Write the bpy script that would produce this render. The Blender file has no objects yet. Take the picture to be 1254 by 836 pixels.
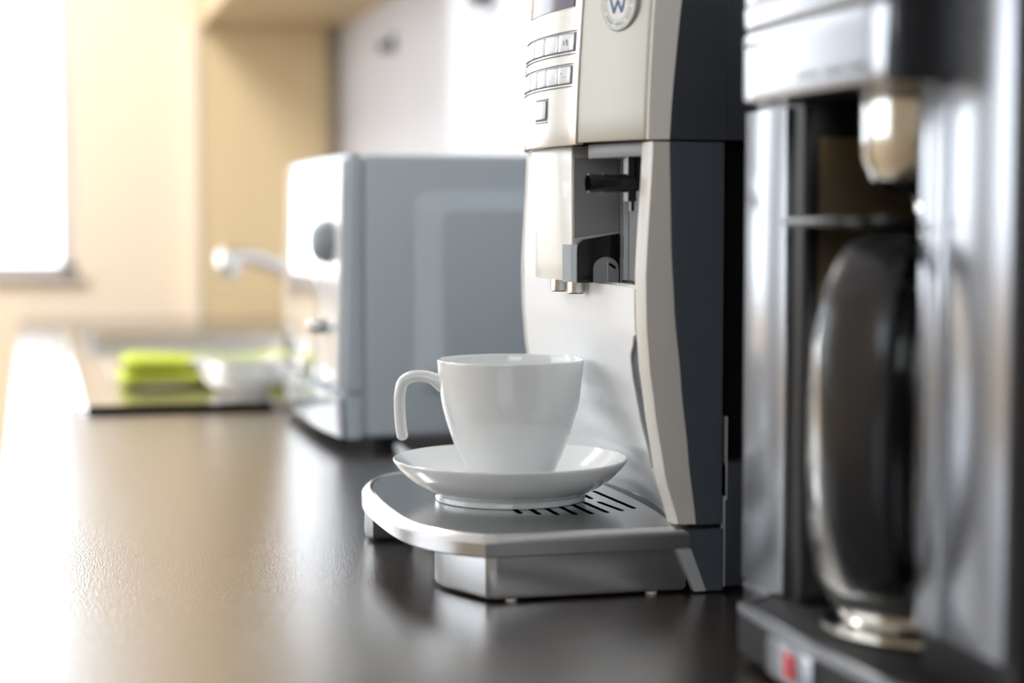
import bpy, bmesh, math, random
from math import sin, cos, pi, sqrt, atan2, radians
from mathutils import Vector, Matrix
random.seed(4)
S = bpy.context.scene
COL = S.collection

# ------------------------------------------------------------------ camera
H = 0.2115
cam_d = bpy.data.cameras.new('camera')
cam = bpy.data.objects.new('camera', cam_d)
COL.objects.link(cam)
yaw, pitch = radians(14.6), radians(3.814)
Fv = Vector((sin(yaw)*cos(pitch), cos(yaw)*cos(pitch), -sin(pitch)))
cam.location = (0, 0, H)
cam.rotation_euler = Fv.to_track_quat('-Z', 'Y').to_euler()
cam_d.sensor_width = 36.0
cam_d.lens = 2250/1254*36.0
cam_d.clip_start = 0.05
cam_d.dof.use_dof = True
cam_d.dof.focus_distance = 1.13
cam_d.dof.aperture_fstop = 3.6
S.camera = cam

# ------------------------------------------------------------------ light and exposure
S.view_settings.view_transform = 'Standard'
S.view_settings.look = 'None'
S.view_settings.gamma = 1.0
S.view_settings.use_curve_mapping = False
S.view_settings.exposure = 0.0
W = bpy.data.worlds.new('daylight')
S.world = W
W.use_nodes = True
wn = W.node_tree.nodes
wn['Background'].inputs[0].default_value = (0.90, 0.95, 1.0, 1)
wn['Background'].inputs[1].default_value = 4.2

def portal(loc, rot, sx, sy):
    l = bpy.data.lights.new('window_daylight', 'AREA')
    l.shape = 'RECTANGLE'; l.size = sx; l.size_y = sy
    l.cycles.is_portal = True
    o = bpy.data.objects.new('window_daylight', l)
    o.location = loc; o.rotation_euler = rot
    COL.objects.link(o)
# far window, left windows, fill window added behind the viewer
YE, XW, XL, YB, ZF, ZC = 4.0, 0.65, -2.4, -2.2, -0.9, 1.75
FW = (-1.20, 0.092, 0.097, 1.45)        # x0 x1 z0 z1
LW = (1.0, 3.85, 0.05, 1.5)             # y0 y1 z0 z1
BW = (-2.1, -0.3, 0.5, 1.6)             # x0 x1 z0 z1
portal(((FW[0]+FW[1])/2, YE+0.14, (FW[2]+FW[3])/2), (radians(-90), 0, 0), FW[1]-FW[0], FW[3]-FW[2])
portal((XL-0.14, (LW[0]+LW[1])/2, (LW[2]+LW[3])/2), (0, radians(-90), 0), LW[3]-LW[2], LW[1]-LW[0])
portal(((BW[0]+BW[1])/2, YB-0.14, (BW[2]+BW[3])/2), (radians(90), 0, 0), BW[1]-BW[0], BW[3]-BW[2])

cl = bpy.data.lights.new('end_wall_fill', 'AREA')        # unseen fill light added to brighten the end wall
cl.shape = 'RECTANGLE'; cl.size = 1.0; cl.size_y = 0.6; cl.energy = 78; cl.color = (1.0, 0.98, 0.96)
clo = bpy.data.objects.new('end_wall_fill', cl); clo.location = (-0.75, 3.0, ZC-0.02)
clo.rotation_euler = (radians(18), 0, 0); COL.objects.link(clo)

# ------------------------------------------------------------------ materials
def nt_mat(name):
    m = bpy.data.materials.new(name); m.use_nodes = True
    return m, m.node_tree, m.node_tree.nodes['Principled BSDF']
def mat(name, col, rough=0.5, metal=0.0, spec=0.5, coat=0.0, noise=None, bump=None, trans=0.0, ior=1.45, aniso=0.0, coat_rough=0.05):
    """noise=(scale xyz, amount) varies colour; bump=(scale xyz, strength, distance)"""
    m, nt, b = nt_mat(name)
    b.inputs['Base Color'].default_value = (*col, 1)
    b.inputs['Roughness'].default_value = rough
    b.inputs['Metallic'].default_value = metal
    b.inputs['Specular IOR Level'].default_value = spec
    b.inputs['Coat Weight'].default_value = coat
    b.inputs['Coat Roughness'].default_value = coat_rough
    b.inputs['Transmission Weight'].default_value = trans
    b.inputs['IOR'].default_value = ior
    b.inputs['Anisotropic'].default_value = aniso
    def nz(scale, detail=4):
        tc = nt.nodes.new('ShaderNodeTexCoord'); mp = nt.nodes.new('ShaderNodeMapping')
        mp.inputs['Scale'].default_value = scale
        n = nt.nodes.new('ShaderNodeTexNoise'); n.inputs['Scale'].default_value = 1.0
        n.inputs['Detail'].default_value = detail
        nt.links.new(tc.outputs['Object'], mp.inputs[0]); nt.links.new(mp.outputs[0], n.inputs['Vector'])
        return n
    if noise:
        n = nz(noise[0]); mr = nt.nodes.new('ShaderNodeMix'); mr.data_type = 'RGBA'
        mr.inputs[6].default_value = (*[c*(1-noise[1]) for c in col], 1)
        mr.inputs[7].default_value = (*[min(1, c*(1+noise[1])) for c in col], 1)
        nt.links.new(n.outputs['Fac'], mr.inputs[0]); nt.links.new(mr.outputs[2], b.inputs['Base Color'])
    if bump:
        n = nz(bump[0]); bp = nt.nodes.new('ShaderNodeBump')
        bp.inputs['Strength'].default_value = bump[1]; bp.inputs['Distance'].default_value = bump[2]
        nt.links.new(n.outputs['Fac'], bp.inputs['Height']); nt.links.new(bp.outputs[0], b.inputs['Normal'])
    return m

M = {}
M['wall'] = mat('cream_wall_paint', (0.84, 0.71, 0.55), 0.75, noise=((3, 3, 3), 0.03))
M['side_wall'] = mat('pale_grey_wall_sheen', (0.62, 0.63, 0.68), 0.42, spec=0.6, noise=((6, 6, 2), 0.03))
M['ceiling'] = mat('white_ceiling_paint', (0.8, 0.8, 0.8), 0.8, noise=((3, 3, 3), 0.02))
M['grey_wall'] = mat('grey_wall_paint', (0.20, 0.215, 0.24), 0.7, noise=((3, 3, 3), 0.03))
M['floor'] = mat('beige_floor_tile', (0.55, 0.46, 0.34), 0.5, noise=((4, 4, 4), 0.08))
M['panel'] = mat('tan_laminate_panel', (0.72, 0.56, 0.33), 0.5, noise=((10, 10, 1.2), 0.06))
M['panel_edge'] = mat('cream_panel_edging', (0.85, 0.74, 0.60), 0.5, noise=((10, 10, 1.2), 0.03))
M['cabinet'] = mat('beige_cabinet_laminate', (0.55, 0.42, 0.25), 0.5, noise=((1.5, 8, 8), 0.05))
M['frame_white'] = mat('white_window_frame', (0.55, 0.50, 0.48), 0.4, noise=((5, 5, 5), 0.02))
M['white_plastic'] = mat('white_enamelled_steel', (0.60, 0.69, 0.76), 0.34, spec=0.5, noise=((8, 8, 8), 0.015))
M['white_gloss'] = mat('glossy_white_door', (0.72, 0.75, 0.78), 0.07, spec=1.0, coat=0.6, noise=((8, 8, 8), 0.01))
M['mirror_glass'] = mat('mirrored_door_glass', (0.85, 0.87, 0.9), 0.05, metal=0.85, noise=((8, 8, 8), 0.01))
M['grey_knob'] = mat('grey_knob_plastic', (0.38, 0.42, 0.46), 0.45, noise=((20, 20, 20), 0.03))
M['black_rubber'] = mat('black_rubber', (0.012, 0.012, 0.013), 0.6, noise=((30, 30, 30), 0.1))
M['black_plastic'] = mat('black_satin_plastic', (0.012, 0.012, 0.014), 0.28, noise=((30, 30, 30), 0.1))
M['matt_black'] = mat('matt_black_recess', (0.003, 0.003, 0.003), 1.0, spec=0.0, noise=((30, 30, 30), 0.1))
M['handle_black'] = mat('black_handle_plastic', (0.022, 0.023, 0.026), 0.24, spec=0.8, noise=((30, 30, 30), 0.1))
M['gloss_black'] = mat('gloss_black_plastic', (0.006, 0.006, 0.007), 0.10, noise=((30, 30, 30), 0.1))
M['anthracite'] = mat('anthracite_side_plastic', (0.085, 0.098, 0.118), 0.42, spec=0.4, noise=((60, 60, 60), 0.06), bump=((900, 900, 900), 0.08, 0.0003))
M['anthracite_upper'] = mat('dark_anthracite_plastic', (0.055, 0.060, 0.073), 0.42, spec=0.4, noise=((60, 60, 60), 0.06), bump=((900, 900, 900), 0.08, 0.0003))
M['silver_paint'] = mat('silver_painted_plastic', (0.72, 0.73, 0.74), 0.27, metal=0.88, noise=((200, 200, 8), 0.02))
M['champagne'] = mat('champagne_painted_door', (0.50, 0.485, 0.43), 0.42, metal=0.35, noise=((200, 200, 8), 0.02))
M['arm_silver'] = mat('warm_silver_frame', (0.80, 0.77, 0.71), 0.42, metal=0.1, noise=((120, 120, 8), 0.02))
M['front_silver'] = mat('satin_white_silver_front', (0.88, 0.89, 0.90), 0.42, metal=0.15, noise=((120, 120, 12), 0.02))
M['niche_grey'] = mat('mid_grey_niche_plastic', (0.30, 0.31, 0.32), 0.42, metal=0.2, noise=((80, 80, 12), 0.03))
M['niche_light'] = mat('light_grey_plastic', (0.50, 0.52, 0.54), 0.5, noise=((80, 80, 12), 0.03))
M['control_silver'] = mat('pearl_champagne_panel', (0.72, 0.68, 0.61), 0.30, metal=0.7, noise=((200, 200, 8), 0.02))
M['spout_silver'] = mat('pale_champagne_spout', (0.82, 0.80, 0.75), 0.36, metal=0.35, noise=((120, 120, 8), 0.02))
M['brushed'] = mat('brushed_steel_plate', (0.46, 0.47, 0.48), 0.17, metal=0.95, noise=((20, 400, 20), 0.10), bump=((30, 1500, 30), 0.10, 0.0002))
M['steel'] = mat('stainless_steel', (0.62, 0.61, 0.58), 0.16, metal=1.0, noise=((50, 50, 300), 0.04))
M['brushed_col'] = mat('brushed_aluminium_trim', (0.48, 0.50, 0.54), 0.24, metal=0.8, noise=((300, 300, 10), 0.04))
M['chrome'] = mat('chrome', (0.80, 0.79, 0.77), 0.06, metal=1.0, noise=((20, 20, 20), 0.02))
M['cavity'] = mat('warm_dark_steel_lining', (0.34, 0.26, 0.16), 0.35, metal=0.8, noise=((10, 10, 20), 0.1))
M['porcelain'] = mat('white_porcelain', (0.87, 0.89, 0.89), 0.09, spec=0.6, coat=0.4, noise=((30, 30, 30), 0.01))
M['button'] = mat('pearl_white_button', (0.74, 0.76, 0.78), 0.3, metal=0.25, noise=((80, 80, 80), 0.01))
M['display'] = mat('violet_grey_display', (0.22, 0.21, 0.26), 0.15, noise=((40, 40, 40), 0.05))
M['clear'] = mat('clear_plastic', (0.34, 0.36, 0.38), 0.08, trans=0.12, spec=0.9, ior=1.45, noise=((20, 20, 20), 0.01))
M['badge'] = mat('cream_metal_badge', (0.52, 0.51, 0.46), 0.35, metal=0.3, noise=((100, 100, 100), 0.04))
M['ink'] = mat('dark_grey_print', (0.10, 0.11, 0.14), 0.5, noise=((50, 50, 50), 0.05))
M['ink_soft'] = mat('pale_grey_print', (0.34, 0.36, 0.36), 0.5, noise=((50, 50, 50), 0.05))
M['blue'] = mat('blue_print', (0.09, 0.16, 0.45), 0.4, noise=((50, 50, 50), 0.05))
M['red'] = mat('red_print', (0.55, 0.06, 0.05), 0.4, noise=((50, 50, 50), 0.05))
M['red_soft'] = mat('rosy_red_plastic', (0.75, 0.08, 0.10), 0.3, noise=((50, 50, 50), 0.05))
M['lime'] = mat('lime_green_cloth', (0.56, 0.62, 0.07), 0.8, noise=((60, 60, 60), 0.12), bump=((300, 300, 300), 0.3, 0.001))
M['glass'] = mat('clear_glass', (0.92, 0.95, 0.96), 0.03, trans=0.75, ior=1.4, noise=((10, 10, 10), 0.01))
M['sink'] = mat('brushed_sink_steel', (0.66, 0.62, 0.58), 0.18, metal=0.95, noise=((60, 6, 60), 0.04))
M['rim_shade'] = mat('dark_rim_shade', (0.03, 0.025, 0.022), 0.5, noise=((60, 6, 60), 0.04))
M['cable'] = mat('pale_grey_cable', (0.75, 0.77, 0.82), 0.4, noise=((60, 60, 60), 0.02))
M['pane'] = None

def counter_mat():
    m, nt, b = nt_mat('dark_walnut_worktop_laminate')
    L = nt.links
    tc = nt.nodes.new('ShaderNodeTexCoord'); mp = nt.nodes.new('ShaderNodeMapping')
    mp.inputs['Scale'].default_value = (60, 5, 60)
    n = nt.nodes.new('ShaderNodeTexNoise'); n.inputs['Scale'].default_value = 1; n.inputs['Detail'].default_value = 6
    L.new(tc.outputs['Object'], mp.inputs[0]); L.new(mp.outputs[0], n.inputs['Vector'])
    cr = nt.nodes.new('ShaderNodeValToRGB')
    cr.color_ramp.elements[0].position = 0.35; cr.color_ramp.elements[0].color = (0.020, 0.012, 0.009, 1)
    cr.color_ramp.elements[1].position = 0.7; cr.color_ramp.elements[1].color = (0.052, 0.032, 0.024, 1)
    L.new(n.outputs['Fac'], cr.inputs[0]); L.new(cr.outputs[0], b.inputs['Base Color'])
    mp2 = nt.nodes.new('ShaderNodeMapping'); mp2.inputs['Scale'].default_value = (850, 330, 400)
    n2 = nt.nodes.new('ShaderNodeTexNoise'); n2.inputs['Scale'].default_value = 1; n2.inputs['Detail'].default_value = 2
    L.new(tc.outputs['Object'], mp2.inputs[0]); L.new(mp2.outputs[0], n2.inputs['Vector'])
    bp = nt.nodes.new('ShaderNodeBump'); bp.inputs['Strength'].default_value = 0.5; bp.inputs['Distance'].default_value = 0.0006
    L.new(n2.outputs['Fac'], bp.inputs['Height']); L.new(bp.outputs[0], b.inputs['Normal'])
    b.inputs['Roughness'].default_value = 0.19
    b.inputs['Coat Weight'].default_value = 0.45; b.inputs['Coat Roughness'].default_value = 0.22; b.inputs['Coat IOR'].default_value = 1.6
    b.inputs['Specular IOR Level'].default_value = 1.0
    b.inputs['IOR'].default_value = 1.6
    return m
M['counter'] = counter_mat()

# ------------------------------------------------------------------ mesh helpers
def link(name, bm, m, root=None, smooth=True, angle=35, bevel=0.0, seg=2):
    """world-space bmesh -> one object, parented to root (an empty or part, no rotation)"""
    bmesh.ops.recalc_face_normals(bm, faces=bm.faces)
    if bevel > 0:
        es = [e for e in bm.edges if len(e.link_faces) == 2 and e.calc_face_angle(0) > radians(40)]
        bmesh.ops.bevel(bm, geom=es, offset=bevel, segments=seg, profile=0.5, affect='EDGES', clamp_overlap=True)
    org = Vector((0, 0, 0))
    if root is not None:
        p = root
        while p is not None:
            org += p.location; p = p.parent
    for v in bm.verts: v.co -= org
    me = bpy.data.meshes.new(name)
    bm.to_mesh(me); bm.free()
    me.materials.append(M[m] if isinstance(m, str) else m)
    if smooth:
        for p in me.polygons: p.use_smooth = True
        me.set_sharp_from_angle(angle=radians(angle))
    o = bpy.data.objects.new(name, me)
    COL.objects.link(o)
    if root is not None: o.parent = root
    return o
def thing(name, label, cat, loc, group=None):
    o = bpy.data.objects.new(name, None); o.empty_display_size = 0.02
    o.location = loc; o['label'] = label; o['category'] = cat
    if group: o['group'] = group
    COL.objects.link(o)
    return o
def tag(o, label, cat, group=None):
    o['label'] = label; o['category'] = cat
    if group: o['group'] = group
    return o
def struct(o):
    o['kind'] = 'structure'; return o
def recentre(o):
    """move a one-mesh thing's origin to the middle of its base"""
    vs = [v.co for v in o.data.vertices]
    c = Vector(((min(v.x for v in vs)+max(v.x for v in vs))/2, (min(v.y for v in vs)+max(v.y for v in vs))/2, min(v.z for v in vs)))
    o.data.transform(Matrix.Translation(-c)); o.location = c
    return o
def box(bm, x0, x1, y0, y1, z0, z1):
    vs = [bm.verts.new((x, y, z)) for z in (z0, z1) for x, y in ((x0, y0), (x1, y0), (x1, y1), (x0, y1))]
    for f in ((0, 1, 2, 3), (4, 5, 6, 7), (0, 1, 5, 4), (1, 2, 6, 5), (2, 3, 7, 6), (3, 0, 4, 7)):
        bm.faces.new([vs[i] for i in f])
    return vs
def bx(*a):
    bm = bmesh.new(); box(bm, *a); return bm
def loft(bm, rings, cap=True, close=True):
    R = [[bm.verts.new(p) for p in r] for r in rings]
    n = len(R[0])
    for a, b in zip(R, R[1:]):
        for i in range(n if close else n-1):
            j = (i+1) % n
            bm.faces.new((a[i], a[j], b[j], b[i]))
    if cap:
        bm.faces.new(R[0][::-1]); bm.faces.new(R[-1])
    return R
def prism(poly, z0, z1, bm=None):
    bm = bm or bmesh.new()
    loft(bm, [[(x, y, z0) for x, y in poly], [(x, y, z1) for x, y in poly]])
    return bm
def side_prism(poly, y0, y1, bm=None):           # poly in (x,z)
    bm = bm or bmesh.new()
    loft(bm, [[(x, y0, z) for x, z in poly], [(x, y1, z) for x, z in poly]])
    return bm
def lathe(prof, cx, cy, n=64, bm=None):
    bm = bm or bmesh.new()
    rings = []
    for r, z in prof:
        if r < 1e-6: rings.append([bm.verts.new((cx, cy, z))])
        else: rings.append([bm.verts.new((cx+r*cos(2*pi*i/n), cy+r*sin(2*pi*i/n), z)) for i in range(n)])
    for a, b in zip(rings, rings[1:]):
        for i in range(n):
            j = (i+1) % n
            if len(a) == 1 and len(b) == 1: continue
            if len(a) == 1: bm.faces.new((a[0], b[j], b[i]))
            elif len(b) == 1: bm.faces.new((a[i], a[j], b[0]))
            else: bm.faces.new((a[i], a[j], b[j], b[i]))
    return bm
def cyl(p0, p1, r0, r1=None, n=24, bm=None):
    bm = bm or bmesh.new()
    r1 = r0 if r1 is None else r1
    p0, p1 = Vector(p0), Vector(p1); d = (p1-p0).normalized()
    u = d.orthogonal().normalized(); w = d.cross(u)
    loft(bm, [[tuple(p+(u*cos(2*pi*i/n)+w*sin(2*pi*i/n))*r) for i in range(n)] for p, r in ((p0, r0), (p1, r1))])
    return bm
def catmull(pts, k=8):
    P = [Vector(p) for p in pts]; P = [P[0]*2-P[1]]+P+[P[-1]*2-P[-2]]
    out = []
    for i in range(1, len(P)-2):
        for s in range(k):
            t = s/k
            out.append(0.5*((2*P[i])+(P[i+1]-P[i-1])*t+(2*P[i-1]-5*P[i]+4*P[i+1]-P[i+2])*t*t+(3*P[i]-P[i-1]-3*P[i+1]+P[i+2])*t**3))
    out.append(P[-2]); return out
def sweep(path, widths, side, bm=None, n=20, power=2.4):
    """superellipse section swept along path; widths=(along side, across) per point"""
    bm = bm or bmesh.new(); rings = []; side = Vector(side).normalized()
    for i, p in enumerate(path):
        t = (path[min(i+1, len(path)-1)]-path[max(i-1, 0)]).normalized()
        s = (side-t*side.dot(t)).normalized(); u = t.cross(s)
        a, b = widths[i] if isinstance(widths, list) else widths
        ring = []
        for k in range(n):
            an = 2*pi*k/n; c, q = cos(an), sin(an)
            ring.append(tuple(p+s*a*abs(c)**(2/power)*(1 if c > 0 else -1)+u*b*abs(q)**(2/power)*(1 if q > 0 else -1)))
        rings.append(ring)
    loft(bm, rings); return bm
def fillet(poly, radii, k=6):
    """round the corners of a closed 2-D polygon"""
    out = []; n = len(poly)
    for i, p in enumerate(poly):
        r = radii[i] if isinstance(radii, (list, tuple)) else radii
        p = Vector(p); a = Vector(poly[i-1]); b = Vector(poly[(i+1) % n])
        if r <= 0: out.append(tuple(p)); continue
        da, db = (a-p), (b-p); r1 = min(r, da.length*0.45, db.length*0.45)
        s, e = p+da.normalized()*r1, p+db.normalized()*r1
        for q in range(k+1):
            t = q/k; out.append(tuple((1-t)**2*s+2*t*(1-t)*p+t*t*e))
    return out
def inset(poly, d):
    n = len(poly); out = []
    A = sum(poly[i][0]*poly[(i+1) % n][1]-poly[(i+1) % n][0]*poly[i][1] for i in range(n))
    sg = 1 if A > 0 else -1
    for i in range(n):
        a, p, b = Vector(poly[i-1]), Vector(poly[i]), Vector(poly[(i+1) % n])
        e1, e2 = (p-a).normalized(), (b-p).normalized()
        nn = (Vector((-e1.y, e1.x))+Vector((-e2.y, e2.x)))
        if nn.length < 1e-9: nn = Vector((-e1.y, e1.x))
        nn.normalize(); c = max(0.5, nn.dot(Vector((-e1.y, e1.x))))
        out.append(tuple(p+nn*sg*d/c))
    return out

# ------------------------------------------------------------------ the room
struct(link('floor', bx(XL, XW, YB, YE, ZF-0.05, ZF), 'floor', smooth=False))
struct(link('ceiling', bx(XL, XW, YB, YE, ZC, ZC+0.05), 'ceiling', smooth=False))
struct(link('wall_right', bx(XW, XW+0.12, YB, YE+0.16, ZF, ZC), 'side_wall', smooth=False))
def wall_with_hole(u0, u1, z0, z1, h, place):
    bm = bmesh.new()
    a, b, c, d = h
    for (p, q, r, s) in ((u0, a, z0, z1), (b, u1, z0, z1), (a, b, z0, c), (a, b, d, z1)):
        place(bm, p, q, r, s)
    return bm
struct(link('grey_reflection_panel', bx(XL, FW[0]-0.035, YE-0.03, YE, ZF, ZC), 'grey_wall', smooth=False))  # unseen grey panel added so the filter machine's near column reflects grey
struct(link('wall_end', wall_with_hole(XL-0.16, XW, ZF, ZC, FW, lambda bm, p, q, r, s: box(bm, p, q, YE, YE+0.16, r, s)), 'wall', smooth=False))
struct(link('wall_left', wall_with_hole(YB, YE, ZF, ZC, LW, lambda bm, p, q, r, s: box(bm, XL-0.16, XL, p, q, r, s)), 'wall', smooth=False))
struct(link('wall_back', wall_with_hole(XL-0.16, XW, ZF, ZC, BW, lambda bm, p, q, r, s: box(bm, p, q, YB-0.16, YB, r, s)), 'grey_wall', smooth=False))
def win(name, a, b, c, d, mk, mull):
    bm = bmesh.new(); t = 0.035
    for u0, u1, z0, z1 in [(a, a+t, c, d), (b-t, b, c, d), (a, b, c, c+t*0.5), (a, b, d-t, d)]+[(m-0.02, m+0.02, c, d) for m in mull]:
        mk(bm, u0, u1, z0, z1)
    return struct(link(name, bm, 'frame_white', smooth=False))
win('window_1', *FW, lambda bm, p, q, r, s: box(bm, p, q, YE+0.05, YE+0.09, r, s), [-0.51])
win('window_2', *LW, lambda bm, p, q, r, s: box(bm, XL-0.09, XL-0.05, p, q, r, s), [1.45, 2.6])
win('fill_window', *BW, lambda bm, p, q, r, s: box(bm, p, q, YB-0.09, YB-0.05, r, s), [-1.1])  # unseen window added behind the viewer for fill light on near sides
struct(link('trim_1', bx(FW[0]-0.03, FW[1]+0.012, YE-0.02, YE+0.05, FW[2]-0.012, FW[2]), 'frame_white', smooth=False))
# tan laminate end panel beneath the wall cabinet, pale edging along its front
struct(link('wall_panel', bx(0.345, 0.617, YE-0.045, YE, 0.0, 0.62), 'panel', smooth=False))
struct(link('trim_2', bx(0.327, 0.345, YE-0.05, YE, 0.0, 0.62), 'panel_edge', smooth=False))

# worktop, base cabinets, wall cabinet
CX0 = -0.029
bm = bmesh.new()
sx0, sx1, sy0, sy1 = 0.075, 0.475, 2.86, 3.46       # cut-out for the sink bowl
for a in ((CX0, sx0, YB, YE), (sx1, XW, YB, YE), (sx0, sx1, YB, sy0), (sx0, sx1, sy1, YE)):
    box(bm, a[0], a[1], a[2], a[3], -0.038, 0.0)
ct = tag(link('countertop', bm, 'counter', smooth=False), 'long dark brown glossy laminate worktop running to the far wall', 'countertop')
recentre(ct)
bc = thing('base_cabinet', 'beige base cabinet below the dark worktop', 'cabinet', (0.33, 1.0, ZF))
link('body', bx(CX0+0.045, XW-0.002, YB+0.01, YE-0.01, ZF, -0.2385), 'cabinet', bc, smooth=False)
link('top_rail', bx(CX0+0.045, CX0+0.063, YB+0.01, YE-0.01, -0.2385, -0.0385), 'cabinet', bc, smooth=False)
for k in range(8):
    y0 = YB+0.02+k*0.77
    d = link('door', bx(CX0+0.025, CX0+0.044, y0+0.003, y0+0.764, ZF+0.1, -0.045), 'cabinet', bc, smooth=False, bevel=0.002)
    link('handle', cyl((CX0+0.012, y0+0.25, -0.09), (CX0+0.012, y0+0.5, -0.09), 0.005), 'chrome', d)
wc = thing('wall_cabinet', 'beige wall cabinet high above the far end of the worktop', 'cabinet', (0.5, 3.45, 0.62))
link('body', bx(0.345+0.02, XW-0.001, 2.9, YE-0.001, 0.62, 1.3), 'cabinet', wc, smooth=False)
for k in range(2):
    link('door', bx(0.347, 0.364, 2.902+k*0.548, 3.446+k*0.548, 0.615, 1.3), 'cabinet', wc, smooth=False, bevel=0.002)

# ------------------------------------------------------------------ coffee machine (bean to cup)
CM = thing('coffee_machine', 'silver and anthracite automatic coffee machine with a cup on its drip tray', 'coffee machine', (0.45, 1.09, 0))
def arcx(y, R=0.2185, xc=0.517, yc=1.088):
    return xc-sqrt(max(1e-6, R*R-(y-yc)**2))
def lean(z): return 0.0035*max(0, (z-0.2554)/0.077)**1.5
def upx(y, z): return arcx(y)+lean(z)
def lerp_tab(t, z):
    if z <= t[0][0]: return t[0][1]
    for (a, b), (c, d) in zip(t, t[1:]):
        if z <= c:
            s = (z-a)/(c-a); s = s*s*(3-2*s)*0.35+s*0.65
            return b+(d-b)*s
    return t[-1][1]
E_in = [(0.034, 0.3500), (0.0407, 0.3483), (0.0688, 0.3403), (0.1058, 0.3343), (0.13, 0.3310), (0.1516, 0.3293), (0.1789, 0.3287), (0.2544, 0.3326)]
E_out = [(0.034, 0.3610), (0.0397, 0.3600), (0.0775, 0.3553), (0.1192, 0.3507), (0.1605, 0.3465), (0.197, 0.3444), (0.2545, 0.3431)]
C_in = [(0.034, 0.371), (0.038, 0.370), (0.050, 0.367), (0.065, 0.3625), (0.08, 0.3540), (0.10, 0.3430), (0.12, 0.3365), (0.15, 0.3310), (0.18, 0.3300), (0.255, 0.3310)]
def lowx(y, z):
    e, c = lerp_tab(E_in, z), lerp_tab(C_in, z)
    w = 1-((y-1.1075)/0.1225)**2
    return e+(c-e)*max(0, w)
def sheet(fx, y0, y1, z0, z1, off=0.0, thick=0.006, ny=24, nz=20, bm=None):
    """curved panel following x = fx(y,z), pushed out by off, with real thickness"""
    bm = bm or bmesh.new()
    rings = []
    for j in range(nz+1):
        z = z0+(z1-z0)*j/nz
        ys = [y0+(y1-y0)*i/ny for i in range(ny+1)]
        rings.append([(fx(y, z)-off, y, z) for y in ys]+[(fx(y, z)+thick, y, z) for y in reversed(ys)])
    loft(bm, rings); return bm

ZT, ZU = 0.42, 0.2556
# inner core of upper head
core = []
for z in (ZU+0.001, ZT-0.002):
    ys = [0.978+(1.230-0.978)*i/20 for i in range(21)]
    core.append([(upx(y, z)+0.0055, y, z) for y in ys]+[(0.60, 1.230, z), (0.60, 0.978, z)])
bm = bmesh.new(); loft(bm, core); link('head_core', bm, 'black_plastic', CM)
# control panel
cp = link('control_panel', sheet(upx, 1.0302, 1.236, ZU-0.001, ZT, 0.0, 0.005, nz=10), 'control_silver', CM, bevel=0.0006)
# champagne front door
fd = link('front_door', sheet(upx, 0.9745, 1.0275, ZU, ZT, 0.0, 0.005, nz=10), 'champagne', CM, bevel=0.0006)
# buttons
def key(y0, y1, z0, z1, name='button'):
    return link(name, sheet(upx, y0, y1, z0, z1, 0.0012, 0.001, ny=4, nz=2), 'button', cp, bevel=0.0005)
def well(y0, y1, z0, z1):
    return link('button_surround', sheet(upx, y0, y1, z0, z1, 0.0002, 0.001, ny=16, nz=2), 'ink', cp)
def rim(y0, y1, z0, z1):
    bm = bmesh.new(); t = 0.0006
    for a in ((y0, y1, z0-t, z0), (y0, y1, z1, z1+t)):
        sheet(upx, a[0], a[1], a[2], a[3], 0.0006, 0.001, ny=16, nz=1, bm=bm)
    return link('button_rim', bm, 'ink', cp)
for zc, edges in ((0.3145, [1.0340, 1.0535, 1.0745, 1.0965, 1.1180, 1.1390]), (0.2955, [1.0360, 1.0522, 1.0690, 1.0865, 1.1045, 1.1225, 1.1400])):
    h = 0.0050 if zc > 0.3 else 0.0049
    well(edges[0]-0.0006, edges[-1], zc-h-0.0006, zc+h+0.0006)
    rim(edges[0]-0.001, edges[-1], zc-h-0.0016, zc+h+0.0012)
    for k, (a, b) in enumerate(zip(edges, edges[1:])):
        kb = key(a+0.0006, b-0.0006, zc-h, zc+h)
        if k == 0:
            ic = bmesh.new(); ym = (a+b)/2
            if zc > 0.3:
                for dy, r in ((-0.0015, 0.0015), (0.0022, 0.0011)):
                    for s in (-1, 1):
                        sheet(upx, ym+dy-r*0.45+s*r*0.35-0.0002, ym+dy+r*0.45+s*r*0.35-0.0004, zc-r*1.1+s*0.0003, zc+r*1.1+s*0.0003, 0.0014, 0.0, ny=2, nz=2, bm=ic)
            else:
                sheet(upx, ym+0.0020, ym+0.0028, zc+0.0006, zc+0.0018, 0.0014, 0.0, ny=1, nz=1, bm=ic)
                sheet(upx, ym-0.0040, ym+0.0020, zc-0.0012, zc-0.0009, 0.0014, 0.0, ny=2, nz=1, bm=ic)
            link('icon', ic, 'ink_soft', kb)
well(1.0680, 1.0892, 0.2702, 0.2824)
key(1.0688, 1.0890, 0.2712, 0.2820)
rim(1.0670, 1.0892, 0.2696, 0.2828)
link('display', sheet(upx, 1.0372, 1.118, 0.3350, 0.372, 0.0008, 0.001, nz=4), 'display', cp)
# far side rotary knob seen just past the panel's limb
link('steam_knob', cyl((0.350, 1.225, 0.3120), (0.3400, 1.242, 0.3120), 0.0095, bm=None), 'black_plastic', CM, bevel=0.001)
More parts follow.
